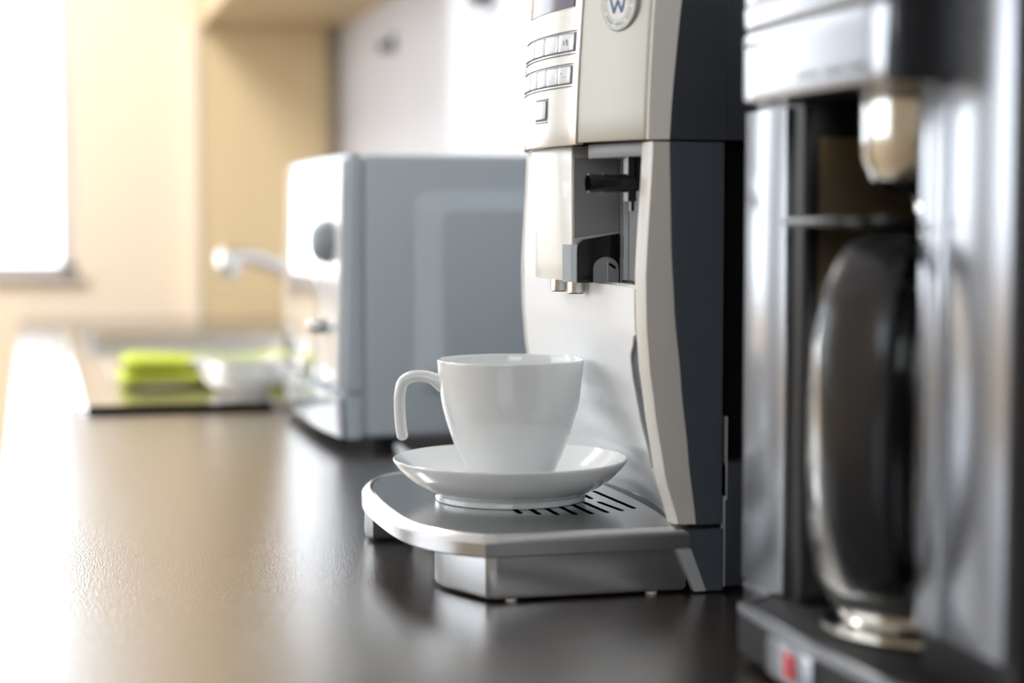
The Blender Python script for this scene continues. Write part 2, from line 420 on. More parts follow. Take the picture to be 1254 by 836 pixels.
# badge
by, bz = 0.9955, 0.3318
yn0, yn1 = 0.985, 1.005
tv = Vector((upx(1.005, bz)-upx(0.986, bz), 0.019, 0)).normalized()
nv = Vector((-tv.y, tv.x, 0)).normalized()
bc0 = Vector((upx(by, bz), by, bz))
def on_badge(u, v, d): return bc0+tv*u+Vector((0, 0, 1))*v+nv*d
def disc(r, d0, d1, r2=None, n=48):
    bm = bmesh.new(); r2 = r if r2 is None else r2
    loft(bm, [[tuple(on_badge(rr*cos(2*pi*i/n), rr*sin(2*pi*i/n), d)) for i in range(n)] for rr, d in ((r, d0), (r, d0+(d1-d0)*0.6), (r2, d1))])
    return bm
bd = link('badge', disc(0.0150, -0.0003, 0.0022, 0.0142), 'badge', CM)
bm = bmesh.new()
for r in (0.0133, 0.0090):
    for k in range(48):
        a0, a1 = 2*pi*k/48, 2*pi*(k+1)/48
        q = [on_badge(rr*cos(a), rr*sin(a), 0.00232) for rr, a in ((r-0.00018, a0), (r+0.00018, a0), (r+0.00018, a1), (r-0.00018, a1))]
        bm.faces.new([bm.verts.new(p) for p in q])
for k in range(44):                                # tiny lettering round the rim
    a = 2*pi*k/44; rr = 0.0111; w = 0.00032+0.00025*random.random()
    ca, sa = cos(a), sin(a); hgt = 0.0011
    q = [on_badge(rr*ca+dr*ca-dw*sa, rr*sa+dr*sa+dw*ca, 0.0023) for dr, dw in ((-hgt/1.2, -w), (hgt/1.2, -w), (hgt/1.2, w), (-hgt/1.2, w))]
    if k % 6 != 5: bm.faces.new([bm.verts.new(p) for p in q])
link('rim_lettering', bm, 'ink_soft', bd, smooth=False)
def stroke(bm, a, b, w, d):
    a, b = Vector(a), Vector(b); t = (b-a).normalized(); n_ = Vector((-t.y, t.x))*w
    loft(bm, [[tuple(on_badge(*(p), dd)) for p in (a-n_, b-n_, b+n_, a+n_)] for dd in (0.0020, d)])
bm = bmesh.new(); s = -1                             # letter reads left to right towards -tv
Wp = [(-0.0062, 0.0042), (-0.0032, -0.0045), (0.0, 0.0022), (0.0032, -0.0045), (0.0062, 0.0042)]
for a, b in zip(Wp, Wp[1:]): stroke(bm, a, b, 0.00062, 0.0026)
link('letter_w', bm, 'blue', bd, smooth=False)
bm = bmesh.new()
for a, b in (((-0.0070, 0.0066), (-0.0064, 0.0048)), ((0.0, 0.0044), (0.0, 0.0062)), ((0.0070, 0.0066), (0.0064, 0.0048))): stroke(bm, a, b, 0.0005, 0.0026)
link('letter_accent', bm, 'red', bd, smooth=False)
# corner strip of the head
bm = bmesh.new(); rings = []
for j in range(11):
    z = ZU+(ZT-ZU)*j/10; xo = 0.3431+0.0067*min(2, ((z-ZU)/0.077))**1.3; xi = upx(0.9738, z)
    rings.append([(xi, 0.9740, z), (xi+0.001, 0.9726, z), (xo, 0.9700, z), (xo, 0.9760, z), (xi+0.004, 0.9790, z)])
loft(bm, rings); link('corner_strip', bm, 'arm_silver', CM)
bm = bmesh.new(); rings = []
for j in range(11):
    z = ZU+(ZT-ZU)*j/10; xo = 0.3431+0.0067*min(2, ((z-ZU)/0.077))**1.3
    rings.append([(xo, 0.9700, z), (0.3768, 0.9696, z), (0.3768, 0.9770, z), (xo, 0.9770, z)])
loft(bm, rings); link('side_panel', bm, 'anthracite_upper', CM)
link('seam_trim', bx(0.3768, 0.3774, 0.9703, 0.9776, ZU, ZT), 'silver_paint', CM, smooth=False)
link('rear_side_panel', bx(0.3776, 0.60, 0.9700, 0.9770, ZU, ZT), 'anthracite_upper', CM, bevel=0.0005)

# lower body ------------------------------------------------------
ZN = 0.1728                                            # bottom of the spout niche
link('lower_front', sheet(lowx, 0.9850, 1.2295, 0.034, ZN, 0.0, 0.006, ny=40, nz=48), 'front_silver', CM)
link('far_front', sheet(lowx, 1.155, 1.2295, ZN, ZU-0.002, 0.0, 0.006, ny=12, nz=8), 'spout_silver', CM)
def arm(ya, yb):
    bm = bmesh.new(); rings = []
    for j in range(41):
        z = 0.0395+(0.2543-0.0395)*j/40; xi, xo = lerp_tab(E_in, z), lerp_tab(E_out, z)
        if ya < yb: rings.append([(xi-0.0006, yb, z), (xi-0.0004, ya+0.004, z), (xi+0.0012, ya+0.0008, z), (xo, ya, z), (xo, yb, z)])
        else: rings.append([(xi-0.0004, yb, z), (xi+0.001, ya-0.003, z), (xi+0.003, ya, z), (xo, ya, z), (xo, yb, z)])
    loft(bm, rings); return bm
link('frame_arm', arm(0.9702, 0.9846), 'arm_silver', CM)
link('frame_arm', arm(1.2425, 1.2300), 'arm_silver', CM)
def side(y0, y1):
    bm = bmesh.new(); rings = []
    for j in range(31):
        z = 0.0392+(0.2543-0.0392)*j/30; xo = lerp_tab(E_out, z)+0.0001
        rings.append([(xo, y0, z), (0.3756, y0, z), (0.3762, y0+0.001, z), (0.3762, y1, z), (xo, y1, z)])
    loft(bm, rings); return bm
link('lower_side_panel', side(0.9704, 0.985), 'anthracite', CM)
link('rear_body', bx(0.3764, 0.598, 0.9885, 1.225, 0.004, 0.2555), 'black_plastic', CM, smooth=False)
bm = bmesh.new()
box(bm, 0.3780, 0.598, 0.9700, 0.9880, 0.003, 0.0735); 
link('rear_side_block', bm, 'anthracite_upper', CM, bevel=0.0006)
bm = side_prism([(0.3767, 0.003), (0.3776, 0.003), (0.3776, 0.052), (0.3787, 0.053), (0.3787, 0.100), (0.3780, 0.100), (0.3780, 0.0545), (0.3767, 0.0535)], 0.9698, 0.9745)
link('edge_trim', bm, 'niche_light', CM, smooth=False)
# niche
link('niche_back', bx(0.3432, 0.349, 0.9852, 1.155, ZN+0.0015, 0.2552), 'niche_grey', CM, smooth=False)
link('niche_floor', bx(0.3335, 0.3430, 0.9852, 1.0430, ZN-0.002, ZN+0.001), 'silver_paint', CM, smooth=False)
bm = bmesh.new(); box(bm, 0.3395, 0.3430, 1.0010, 1.0022, ZN+0.001, 0.248); link('niche_rib', bm, 'silver_paint', CM, smooth=False)
link('niche_rib', bx(0.3400, 0.3430, 1.0420, 1.0432, ZN+0.001, 0.248), 'silver_paint', CM, smooth=False)
link('niche_rib', bx(0.3400, 0.3430, 1.0475, 1.0487, ZN+0.001, 0.248), 'silver_paint', CM, smooth=False)
link('niche_slot', bx(0.3340, 0.3431, 1.006, 1.026, ZN+0.0012, ZN+0.0030), 'gloss_black', CM, smooth=False)
# underside trim pieces
bm = bmesh.new(); rings = []
for z in (0.2466, 0.2549):
    ys = [1.034-0.050*i/8 for i in range(9)]
    rings.append([(arcx(y)+0.0100, y, z) for y in ys]+[(0.348, 0.984, z), (0.348, 1.034, z)])
loft(bm, rings); link('underside_trim', bm, 'niche_grey', CM, bevel=0.0006)
# spout block
def spx(z): return 0.3087+0.0036*((0.2549-z)/0.08)
bm = bmesh.new(); rings = []
for j in range(9):
    z = 0.1742+(0.2549-0.1742)*j/8; f = spx(z)
    k = (0.2549-z)/0.08
    pts = [(0.3430, 1.0600), (0.3138, 1.0600), (0.3130, 1.0606), (f+0.0003, 1.0722), (f, 1.0740), (f-0.0008, 1.085), (f-0.0012, 1.106), (f-0.0008, 1.124), (f, 1.1360), (f+0.0008, 1.1382), (0.3155, 1.1515), (0.3430, 1.1520)]
    rings.append([(x, y, z) for x, y in pts])
loft(bm, rings); sp = link('spout_block', bm, 'spout_silver', CM, angle=25, bevel=0.0003)
link('spout_side', side_prism([(0.3145, 0.2000), (0.3430, 0.2045), (0.3430, 0.2480), (0.3145, 0.2480)], 1.0592, 1.0610), 'niche_grey', sp, smooth=False)
# black lower cover with an arch window
def arch(cx, w, z0, zt, k=12):
    r = w/2; return [(cx+r*cos(pi*i/k), zt-r*0.9+r*0.9*sin(pi*i/k)) for i in range(k+1)]
ax, aw, at = 0.3334, 0.0162, 0.1888
ar = arch(ax, aw, 0.1733, at)
inn = [(ax+aw/2, 0.1733)]+ar+[(ax-aw/2, 0.1733)]
out_ = [(0.349, 0.1733), (0.349, 0.183), (0.349, 0.189), (0.349, 0.196), (0.349, 0.204)]+[(x, 0.1993+(x-0.3195)*0.16) for x in (0.344, 0.340, 0.336, 0.332, 0.328, 0.324, 0.3195)]+[(0.3165, 0.1972), (0.315, 0.1935), (0.315, 0.1733)]
bm = bmesh.new()
loft(bm, [[(a[0], 1.0555, a[1]), (a[0], 1.0592, a[1]), (b[0], 1.0592, b[1]), (b[0], 1.0555, b[1])] for a, b in zip(inn, out_)])
link('spout_cover', bm, 'gloss_black', sp, smooth=False)
link('cover_facet', prism([(0.3152, 1.0554), (0.3125, 1.0600), (0.3108, 1.0720), (0.3140, 1.0722), (0.3155, 1.0600)], 0.1735, 0.1962), 'grey_knob', sp, smooth=False)
link('insert_streak', bx(ax+0.0006, ax+0.0012, 1.0553, 1.0562, 0.1737, 0.1865), 'silver_paint', sp, smooth=False)  # silver strip standing in for a highlight on the insert's ridge
link('insert_streak', side_prism([(ax+0.0016, 0.1842), (ax+0.0060, 0.1812), (ax+0.0060, 0.1830), (ax+0.0024, 0.1852)], 1.0553, 1.0562), 'matt_black', sp, smooth=False)
bm = bmesh.new(); loft(bm, [[(x, y, z) for x, z in [(ax-aw/2, 0.1735)]+ar[::-1]+[(ax+aw/2, 0.1735)]] for y in (1.0560, 1.0574)])
link('clear_insert', bm, 'clear', sp)
bm = bmesh.new(); loft(bm, [[(x, y, z) for x, z in [(ax-aw/2+0.0006, 0.1737)]+arch(ax, aw-0.0012, 0.1733, at-0.0006)[::-1]+[(ax+aw/2-0.0006, 0.1737)]] for y in (1.0576, 1.0591)])
link('chute_back', bm, 'niche_light', sp)
link('milk_chute', side_prism([(0.335, 0.1745), (0.3425, 0.1745), (0.3425, 0.184), (0.335, 0.187)], 1.0574, 1.0577), 'silver_paint', sp, smooth=False)
for y in (1.087, 1.125):
    nz_ = link('spout_nozzle', cyl((0.3240, y, 0.1662), (0.3240, y, 0.1745), 0.0056, n=12), 'chrome', sp, angle=20)
    link('nozzle_tip', cyl((0.3240, y, 0.1655), (0.3240, y, 0.1663), 0.0046), 'black_plastic', nz_)
link('spout_nozzle', cyl((0.336, 1.095, 0.1690), (0.336, 1.095, 0.1745), 0.0035), 'steel', sp)
# steam pipe
sx = cyl((0.3075, 1.0, 0.2318), (0.3335, 1.0, 0.2318), 0.0052)
cyl((0.3050, 1.0, 0.2318), (0.3085, 1.0, 0.2318), 0.0052, 0.0056, bm=sx)
cyl((0.3135, 1.0, 0.2318), (0.3148, 1.0, 0.2318), 0.0055, bm=sx)
cyl((0.3200, 1.0, 0.2318), (0.3206, 1.0, 0.2318), 0.0049, bm=sx)
box(sx, 0.3275, 0.3325, 0.996, 1.004, 0.2215, 0.2467)
box(sx, 0.3300, 0.3320, 0.998, 1.002, 0.2160, 0.2216)
box(sx, 0.3315, 0.3435, 0.996, 1.004, 0.2275, 0.2467)
stp = link('hot_water_nozzle', sx, 'black_plastic', CM)
link('nozzle_mouth', cyl((0.3044, 1.0, 0.2318), (0.3051, 1.0, 0.2318), 0.0048, 0.0044), 'matt_black', stp)
# grip recess on the drawer edge: raised rim + dark inside
def gx(y, z): return lowx(y, z)
pts = [(0.9866, 0.1450), (0.9900, 0.1400), (0.9965, 0.1335), (0.9972, 0.1230), (0.9968, 0.1130), (0.9945, 0.0960), (0.9915, 0.0820), (0.9880, 0.0700)]
pth = catmull([(gx(y, z)-0.0004, y, z) for y, z in pts], 6)
link('grip_edge', sweep(pth, (0.0015, 0.0015), (1, 0, 0), n=8), 'niche_grey', CM)
bm = bmesh.new(); rings = []
for y, z in pts[1:-1]:
    rings.append([(gx(y, z)-0.0004, y-0.0008, z), (gx(0.9864, z)-0.0005, 0.9864, z), (gx(0.9864, z)+0.002, 0.9864, z), (gx(y, z)+0.002, y-0.0008, z)])
loft(bm, rings); link('grip_recess', bm, 'ink', CM)
link('drawer_seam', sweep(catmull([(gx(0.9868, z)-0.0001, 0.9868, z) for z in (0.172, 0.15, 0.12, 0.10, 0.08, 0.06, 0.045)], 6), (0.0003, 0.0004), (1, 0, 0), n=6), 'ink', CM)

# drip tray --------------------------------------------------------
fr = [(0.2375, 0.9695), (0.2235, 0.9830), (0.2120, 1.0010), (0.2045, 1.0240), (0.2012, 1.0500), (0.2000, 1.0800), (0.1998, 1.1060), (0.2003, 1.1300), (0.2025, 1.1600), (0.2080, 1.1900), (0.2170, 1.2150), (0.2300, 1.2340), (0.2450, 1.2425)]
front = [(p.x, p.y) for p in catmull([(x, y, 0) for x, y in fr], 4)]
outline = front+[(0.3765, 1.2425), (0.3765, 0.9790), (0.3560, 0.9790), (0.3560, 0.9690), (0.2450, 0.9690)]
def ring(poly, z): return [(x, y, z) for x, y in poly]
bm = bmesh.new()
o1, o2 = inset(outline, 0.0012), inset(outline, 0.0052)
loft(bm, [ring(o1, 0.0255), ring(outline, 0.0265), ring(outline, 0.0335), ring(inset(outline, 0.0008), 0.0350), ring(o2, 0.0380), ring(inset(outline, 0.0060), 0.0380), ring(inset(outline, 0.0064), 0.0350)])
DT = link('drip_tray', bm, 'silver_paint', CM, angle=28)
yb_ = [0.9772+(1.234-0.9772)*i/30 for i in range(31)]
def backx(y):
    a = min(1.0, abs(y-1.106)/0.129); return 0.3612-0.0105*a**2.2*(1 if y < 1.106 else 0.6)
pl = inset(outline, 0.0068)
plate_front = [p for p in pl if p[0] < 0.30]
plate = plate_front+[(backx(y), y) for y in reversed(yb_[1:-1])]
pf = [p for p in plate_front]
# order: front curve near->far, back curve far->near
pf.sort(key=lambda p: p[1])
near = [p for p in pf if p[0] > 0.2395 and p[1] < 1.0]; rest = [p for p in pf if p not in near]
near.sort(key=lambda p: -p[0]); far = [p for p in rest if p[0] > 0.2395]; rest = [p for p in rest if p not in far]; far.sort(key=lambda p: p[0])
plate = near+rest+far+[(backx(y), y) for y in reversed(yb_[1:-1])]
bm = bmesh.new(); loft(bm, [ring(plate, 0.0335), ring(plate, 0.0368), ring(inset(plate, 0.0005), 0.0372)])
pt = link('grate_plate', bm, 'brushed', DT, angle=25)
def slot(xa, ya, xb, yb, w):
    bm = bmesh.new(); a, b = Vector((xa, ya)), Vector((xb, yb)); t = (b-a).normalized(); n_ = Vector((-t.y, t.x)); k = 6; poly = []
    for i in range(k+1): an = -pi/2+pi*i/k; poly.append(b+t*w*cos(an)+n_*w*sin(an))
    for i in range(k+1): an = pi/2+pi*i/k; poly.append(a+t*w*cos(an)+n_*w*sin(an))
    prism([tuple(p) for p in poly], 0.0366, 0.03735, bm); return bm
for xa, ya, xb, yb in ((0.3460, 1.1190, 0.3488, 1.0470), (0.3356, 1.0750, 0.3390, 1.0405), (0.3263, 1.0755, 0.3284, 1.0360), (0.3166, 1.076, 0.3181, 1.034), (0.3070, 1.076, 0.3080, 1.034), (0.2972, 1.076, 0.2975, 1.036), (0.2874, 1.076, 0.2874, 1.040),
                       (0.3356, 1.1300, 0.3350, 1.0900), (0.3263, 1.1400, 0.3263, 1.0960), (0.3460, 1.17, 0.3460, 1.135), (0.2776, 1.076, 0.2776, 1.046), (0.3263, 1.190, 0.3263, 1.150), (0.3070, 1.190, 0.3070, 1.150)):
    link('drain_slot', slot(xa, ya, xb, yb, 0.0016), 'matt_black', pt, smooth=False)
# dark ribbed gap behind the plate
bm = bmesh.new()
yg = yb_[1:-1]
loft(bm, [[(backx(y)+0.0003, y, 0.0300), (0.3760, y, 0.0300), (0.3760, y, 0.0354), (backx(y)+0.0003, y, 0.0354)] for y in yg])
link('tray_channel', bm, 'matt_black', DT, smooth=False)
for k in range(24):
    y = 0.988+k*0.0075
    x0 = backx(y)+0.001
    link('channel_rib', bx(x0, x0+0.0085, y, y+0.0028, 0.0353, 0.0360), 'gloss_black', DT, smooth=False)
# lower tray box and base corner
bf = [(0.2445, 0.9725), (0.2390, 0.9760), (0.2240, 1.0120), (0.2215, 1.0275), (0.2235, 1.0290), (0.2400, 1.0310), (0.2500, 1.0450), (0.2530, 1.1060), (0.2500, 1.1650), (0.2400, 1.1790), (0.2130, 1.1800), (0.2090, 1.1850), (0.2120, 1.2050), (0.2300, 1.2350), (0.2400, 1.2390), (0.345, 1.2390), (0.355, 0.9725)]
def taper(d, z, dx=0): return [(x+dx, y, z) for x, y in inset(bf, d)]
bm = bmesh.new()
loft(bm, [taper(0.0030, 0.0010), taper(0.0010, 0.0020), taper(0.0, 0.0042), taper(0.0, 0.0256)])
link('drip_box', bm, 'silver_paint', CM, angle=30)
link('base_corner', side_prism([(0.3568, 0.0256), (0.3660, 0.0012), (0.3762, 0.0012), (0.3762, 0.0362), (0.3562, 0.0362), (0.3562, 0.0256)], 0.9692, 1.21), 'anthracite', CM, smooth=False)
link('base_corner_trim', side_prism([(0.3490, 0.0256), (0.3568, 0.0256), (0.3660, 0.0012), (0.3590, 0.0012)], 0.9688, 0.9740), 'niche_light', CM, smooth=False)
for x, y in ((0.2540, 0.9770), (0.3360, 0.9770), (0.2530, 1.20), (0.3360, 1.20), (0.57, 0.995), (0.57, 1.18)):
    link('foot', cyl((x, y, 0.0), (x, y, 0.0046 if x > 0.5 else 0.0012), 0.0034 if x < 0.5 else 0.006), 'arm_silver' if x < 0.5 else 'black_rubber', CM)

# ------------------------------------------------------------------ saucer and cup
CXc, CYc = 0.2866, 1.1045
zs = 0.0374
prof = [(0.0, 0.0425), (0.030, 0.0425), (0.036, 0.0428), (0.050, 0.0470), (0.060, 0.0530), (0.0675, 0.0590), (0.0710, 0.0622), (0.0722, 0.0632), (0.0731, 0.0630), (0.0733, 0.0620), (0.0722, 0.0600), (0.0690, 0.0560), (0.0635, 0.0508), (0.0560, 0.0458), (0.0490, 0.0422), (0.0472, 0.0410), (0.0470, 0.0385), (0.0466, 0.0374), (0.0450, 0.0374), (0.0440, 0.0388), (0.0400, 0.0398), (0.0, 0.0398)]
pr2 = [(p.x, p.y) for p in catmull([(a, b, 0) for a, b in prof[1:-1]], 3)]
sau = tag(link('saucer', lathe([prof[0]]+pr2+[prof[-1]], CXc, CYc, 96), 'porcelain', angle=50), 'round white porcelain saucer on the drip tray beneath the cup', 'saucer')
recentre(sau)
cup = thing('coffee_cup', 'white porcelain coffee cup with open hooked handle, standing on the saucer', 'cup', (CXc, CYc, 0.0429))
outer = [(0.0, 0.0429), (0.0195, 0.0429), (0.0212, 0.0436), (0.0252, 0.0490), (0.0285, 0.0560), (0.0362, 0.0742), (0.0424, 0.0944), (0.0447, 0.1120), (0.0455, 0.1205), (0.0456, 0.1236), (0.0452, 0.1245), (0.0443, 0.1240), (0.0436, 0.1205), (0.0430, 0.1120), (0.0406, 0.0944), (0.0343, 0.0742), (0.0262, 0.0560), (0.0190, 0.0500), (0.0, 0.0480)]
pr3 = [(p.x, p.y) for p in catmull([(a, b, 0) for a, b in outer[1:-1]], 4)]
# the rim dips slightly: tall at the handle side and away, gently curved
body = link('bowl', lathe([outer[0]]+pr3+[outer[-1]], CXc, CYc, 112), 'porcelain', cup, angle=60)
Rv = Vector((cos(yaw), -sin(yaw), 0)); Dv = Vector((sin(yaw), cos(yaw), 0))
hp = [(-0.0415, 0.1090), (-0.0475, 0.1120), (-0.0540, 0.1138), (-0.0615, 0.1134), (-0.0668, 0.1098), (-0.0688, 0.1020), (-0.0688, 0.0920), (-0.0682, 0.0830), (-0.0672, 0.0760), (-0.0668, 0.0735)]
cc = Vector((CXc, CYc, 0))
path = catmull([cc+Rv*u+Vector((0, 0, z)) for u, z in hp], 12)
n_ = len(path); wd = []
acc = [0.0]
for p, q in zip(path, path[1:]): acc.append(acc[-1]+(q-p).length)
for i in range(n_):
    t = acc[i]/acc[-1]; a = 0.0066-0.0012*t; b = 0.0039-0.0003*t
    if t < 0.12: b += 0.0022*(1-t/0.12); 
    if t > 0.95: q = sqrt(max(0.004, 1-((t-0.95)/0.05)**2)); a *= q; b *= q
    wd.append((a, b))
link('handle', sweep(path, wd, Dv, n=20, power=2.3), 'porcelain', cup, angle=60)

# ------------------------------------------------------------------ microwave
MW = thing('microwave_oven', 'white microwave oven with grey side, mirrored door and two knobs', 'microwave', (0.42, 1.85, 0))
y0, y1, zb, zt = 1.648, 2.035, 0.0115, 0.2700
bm = bx(0.2895, 0.62, y0, y1, zb, zt)
link('body', bm, 'white_plastic', MW, bevel=0.006, seg=3)
# raised pressed panel on the near side
def rr(x0, x1, z0, z1, r, k=8):
    return fillet([(x0, z0), (x1, z0), (x1, z1), (x0, z1)], r, k)
bm = bmesh.new()
loft(bm, [[(x, y0+0.0005, z) for x, z in rr(0.336, 0.60, 0.050, 0.2390, 0.020)], [(x, y0-0.0008, z) for x, z in rr(0.3375, 0.5985, 0.0515, 0.2375, 0.020)], [(x, y0-0.0175, z) for x, z in rr(0.3580, 0.58, 0.072, 0.2200, 0.012)], [(x, y0-0.0180, z) for x, z in rr(0.3600, 0.578, 0.074, 0.2180, 0.012)]])
link('pressed_side_panel', bm, 'white_plastic', MW, angle=60)
# front frame, bulging towards the room
def fxp(y, z, d=0.0):
    s = ((y-1.847)/0.20); t = (z-0.14)/0.13
    low = max(0, (0.055-z)/0.045)
    return 0.2610+0.006*abs(s)**4-0.0035*(1-s*s)+0.004*low**1.6-d+0.0035*(1+t)
def mw_sheet(ya, yb, za, zb2, d0, xb, ny=20, nz=16):
    bm = bmesh.new(); rings = []
    for j in range(nz+1):
        z = za+(zb2-za)*j/nz; ys = [ya+(yb-ya)*i/ny for i in range(ny+1)]
        rings.append([(fxp(y, z, d0), y, z) for y in ys]+[(xb, yb, z), (xb, ya, z)])
    loft(bm, rings); return bm
link('front_frame', mw_sheet(y0, y1+0.012, 0.0530, 0.2705, -0.004, 0.2890), 'white_plastic', MW, bevel=0.0012)
link('lower_fascia', mw_sheet(y0, y1+0.012, 0.0110, 0.0515, -0.004, 0.2890), 'white_plastic', MW, bevel=0.002)
def inlay(name, ya, yb, za, zb2, d, m, ny=16, nz=10):
    return link(name, mw_sheet(ya, yb, za, zb2, d, fxp((ya+yb)/2, (za+zb2)/2)+0.012, ny, nz), m, MW, bevel=0.001)
link('fascia_face', mw_sheet(y0+0.0005, y1+0.010, 0.0125, 0.0503, 0.0015, 0.2700), 'white_gloss', MW, bevel=0.0015)
inlay('door', 1.745, y1+0.004, 0.0560, 0.2660, 0.0010, 'mirror_glass')
inlay('control_fascia', y0+0.004, 1.741, 0.0560, 0.2660, 0.0010, 'white_gloss')
def dome(y, z, r, h):
    bm = bmesh.new(); rings = []; x0 = fxp(y, z, 0.0005)
    for k in range(9):
        a = k/8*pi/2; rr_ = max(r*cos(a)**0.6 if k < 8 else r*0.12, r*0.12); rings.append([(x0-h*sin(a), y+rr_*cos(2*pi*i/32), z+rr_*sin(2*pi*i/32)) for i in range(32)])
    loft(bm, rings); return bm
link('knob', dome(1.695, 0.1905, 0.0200, 0.0170), 'grey_knob', MW)
link('knob', dome(1.695, 0.1120, 0.0075, 0.0190), 'chrome', MW)
for x, y in ((0.32, 1.69), (0.32, 2.03), (0.58, 1.69), (0.58, 2.03)):
    link('foot', cyl((x, y, 0), (x, y, 0.0125), 0.014, 0.016), 'black_rubber', MW)

# pale cable running over the worktop from under the microwave
cb = tag(link('power_cable', sweep(catmull([(0.3200, 1.640, 0.0040), (0.3170, 1.60, 0.0040), (0.3190, 1.53, 0.0040), (0.3350, 1.42, 0.0040), (0.3900, 1.33, 0.0040), (0.50, 1.30, 0.0040), (0.63, 1.29, 0.0040)], 6), (0.0038, 0.0038), (0, 0, 1), n=12), 'cable'), 'pale grey cable lying on the dark worktop in front of the microwave', 'cable')
recentre(cb)

# ------------------------------------------------------------------ sink, tap and washing up
SK = thing('sink', 'stainless steel inset sink with drainboard at the far end of the worktop', 'sink', (0.27, 2.9, 0))
bm = bmesh.new()
ox0, ox1, oy0, oy1 = 0.045, 0.50, 2.052, 3.60
for a in ((ox0+0.02, sx0 + 0.005, oy0+0.02, oy1-0.02), (sx1 - 0.005, ox1-0.02, oy0+0.02, oy1-0.02), (sx0 + 0.005, sx1 - 0.005, oy0+0.02, sy0+0.005), (sx0 + 0.005, sx1 - 0.005, sy1-0.005, oy1-0.02)):
    box(bm, a[0], a[1], a[2], a[3], 0.0004, 0.0016)
link('drainboard', bm, 'sink', SK, smooth=False)
bm = bmesh.new(); O = fillet([(ox0, oy0), (ox1, oy0), (ox1, oy1), (ox0, oy1)], 0.03, 6)
I = inset(O, 0.022); R_ = [O, O, inset(O, 0.004), inset(O, 0.016), I, I]
loft(bm, [ring(q, z) for q, z in zip(R_, (0.0003, 0.0030, 0.0052, 0.0052, 0.0030, 0.0003))], cap=False)
a_ = bm.verts[:]; n0 = len(O)
bm.verts.ensure_lookup_table()
for i in range(n0):
    j = (i+1) % n0; bm.faces.new((bm.verts[i], bm.verts[j], bm.verts[5*n0+j], bm.verts[5*n0+i]))
link('raised_rim', bm, 'steel', SK)
bm = bmesh.new()
for i in range(2):
    pass
b_ = [(sx0+0.004, sy0+0.004), (sx1-0.004, sy0+0.004), (sx1-0.004, sy1-0.004), (sx0+0.004, sy1-0.004)]
B0 = fillet(b_, 0.04, 6); B1 = fillet(inset(b_, 0.02), 0.04, 6)
loft(bm, [ring(inset(B0, 0.002), 0.0010), ring(inset(B0, 0.002), -0.02), ring(B1, -0.16)], cap=False)
bm.verts.ensure_lookup_table(); n0 = len(B0)
bm.faces.new([bm.verts[2*n0+i] for i in range(n0)])
link('bowl', bm, 'sink', SK)
link('rim_shade_strip', bx(ox0+0.01, 0.256, oy0-0.012, oy0-0.001, 0.0002, 0.0075), 'matt_black', SK, bevel=0.001)  # black strip standing in for the shade along the sink's front rim
for k in range(9):
    link('drain_ridge', bx(0.10+k*0.04, 0.106+k*0.04, 2.45, 2.82, 0.0014, 0.0040), 'sink', SK, smooth=False)

FT = thing('sink_faucet', 'chrome mixer tap with a low spout reaching over the sink', 'faucet', (0.545, 3.0, 0))
link('base', lathe([(0, 0), (0.026, 0), (0.026, 0.006), (0.020, 0.010), (0.020, 0.075), (0.014, 0.088), (0, 0.09)], 0.545, 3.0, 32), 'chrome', FT)
link('spout', sweep(catmull([(0.540, 2.995, 0.055), (0.480, 2.965, 0.078), (0.420, 2.935, 0.108), (0.360, 2.905, 0.142), (0.320, 2.885, 0.153), (0.292, 2.872, 0.150)], 6), (0.0125, 0.0125), (0, 0, 1), n=16), 'chrome', FT)
link('spray_head', lathe([(0, 0.118), (0.012, 0.118), (0.018, 0.124), (0.020, 0.140), (0.018, 0.158), (0.010, 0.166), (0, 0.168)], 0.292, 2.872, 24), 'chrome', FT)
link('lever', sweep(catmull([(0.545, 3.0, 0.088), (0.55, 3.01, 0.11), (0.57, 3.04, 0.135)], 5), (0.007, 0.005), (0, 1, 0), n=12), 'chrome', FT)

# lime cloth: thick folded block with soft layers
bm = bmesh.new()
for k, (dz, sh) in enumerate(((0.002, 0.0), (0.020, 0.004))):
    rings = []
    for i in range(25):
        t = i/24; x = 0.100+sh+0.250*t
        zz = dz+0.0025*sin(t*7+k)
        w = 0.052+0.006*sin(t*5+k*2)
        e = min(1, t/0.05, (1-t)/0.05); e = sqrt(max(0.05, 1-(1-e)**2))
        ring_ = []
        for q in range(16):
            an = 2*pi*q/16
            ring_.append((x, 2.36+w*cos(an)*(0.85+0.15*e), zz+0.0105+0.0108*sin(an)*e))
        rings.append(ring_)
    loft(bm, rings)
for v in bm.verts: v.co.z = max(v.co.z, 0.0018)
tw = tag(link('dish_cloth', bm, 'lime', angle=60), 'lime green folded dish cloth lying on the drainboard', 'cloth'); recentre(tw)
gb = tag(link('glass_bowl', lathe([(0, 0.0018), (0.026, 0.0018), (0.030, 0.004), (0.046, 0.014), (0.058, 0.028), (0.063, 0.042), (0.0645, 0.0425), (0.0655, 0.041), (0.060, 0.026), (0.048, 0.011), (0.032, 0.0018+0.004), (0, 0.006)][:8]+[(0.0615, 0.041), (0.056, 0.028), (0.044, 0.016), (0.028, 0.0075), (0, 0.007)], 0.245, 2.235, 40), 'glass', angle=60), 'clear glass bowl on the drainboard before the green cloth', 'bowl'); recentre(gb)
gs = tag(link('glass_dish', lathe([(0, 0.0018), (0.030, 0.0018), (0.050, 0.010), (0.060, 0.024), (0.062, 0.025), (0.058, 0.022), (0.048, 0.012), (0.028, 0.005), (0, 0.005)], 0.345, 2.20, 40), 'glass', angle=60), 'low glass dish beside the microwave front and the glass bowl', 'dish'); recentre(gs)

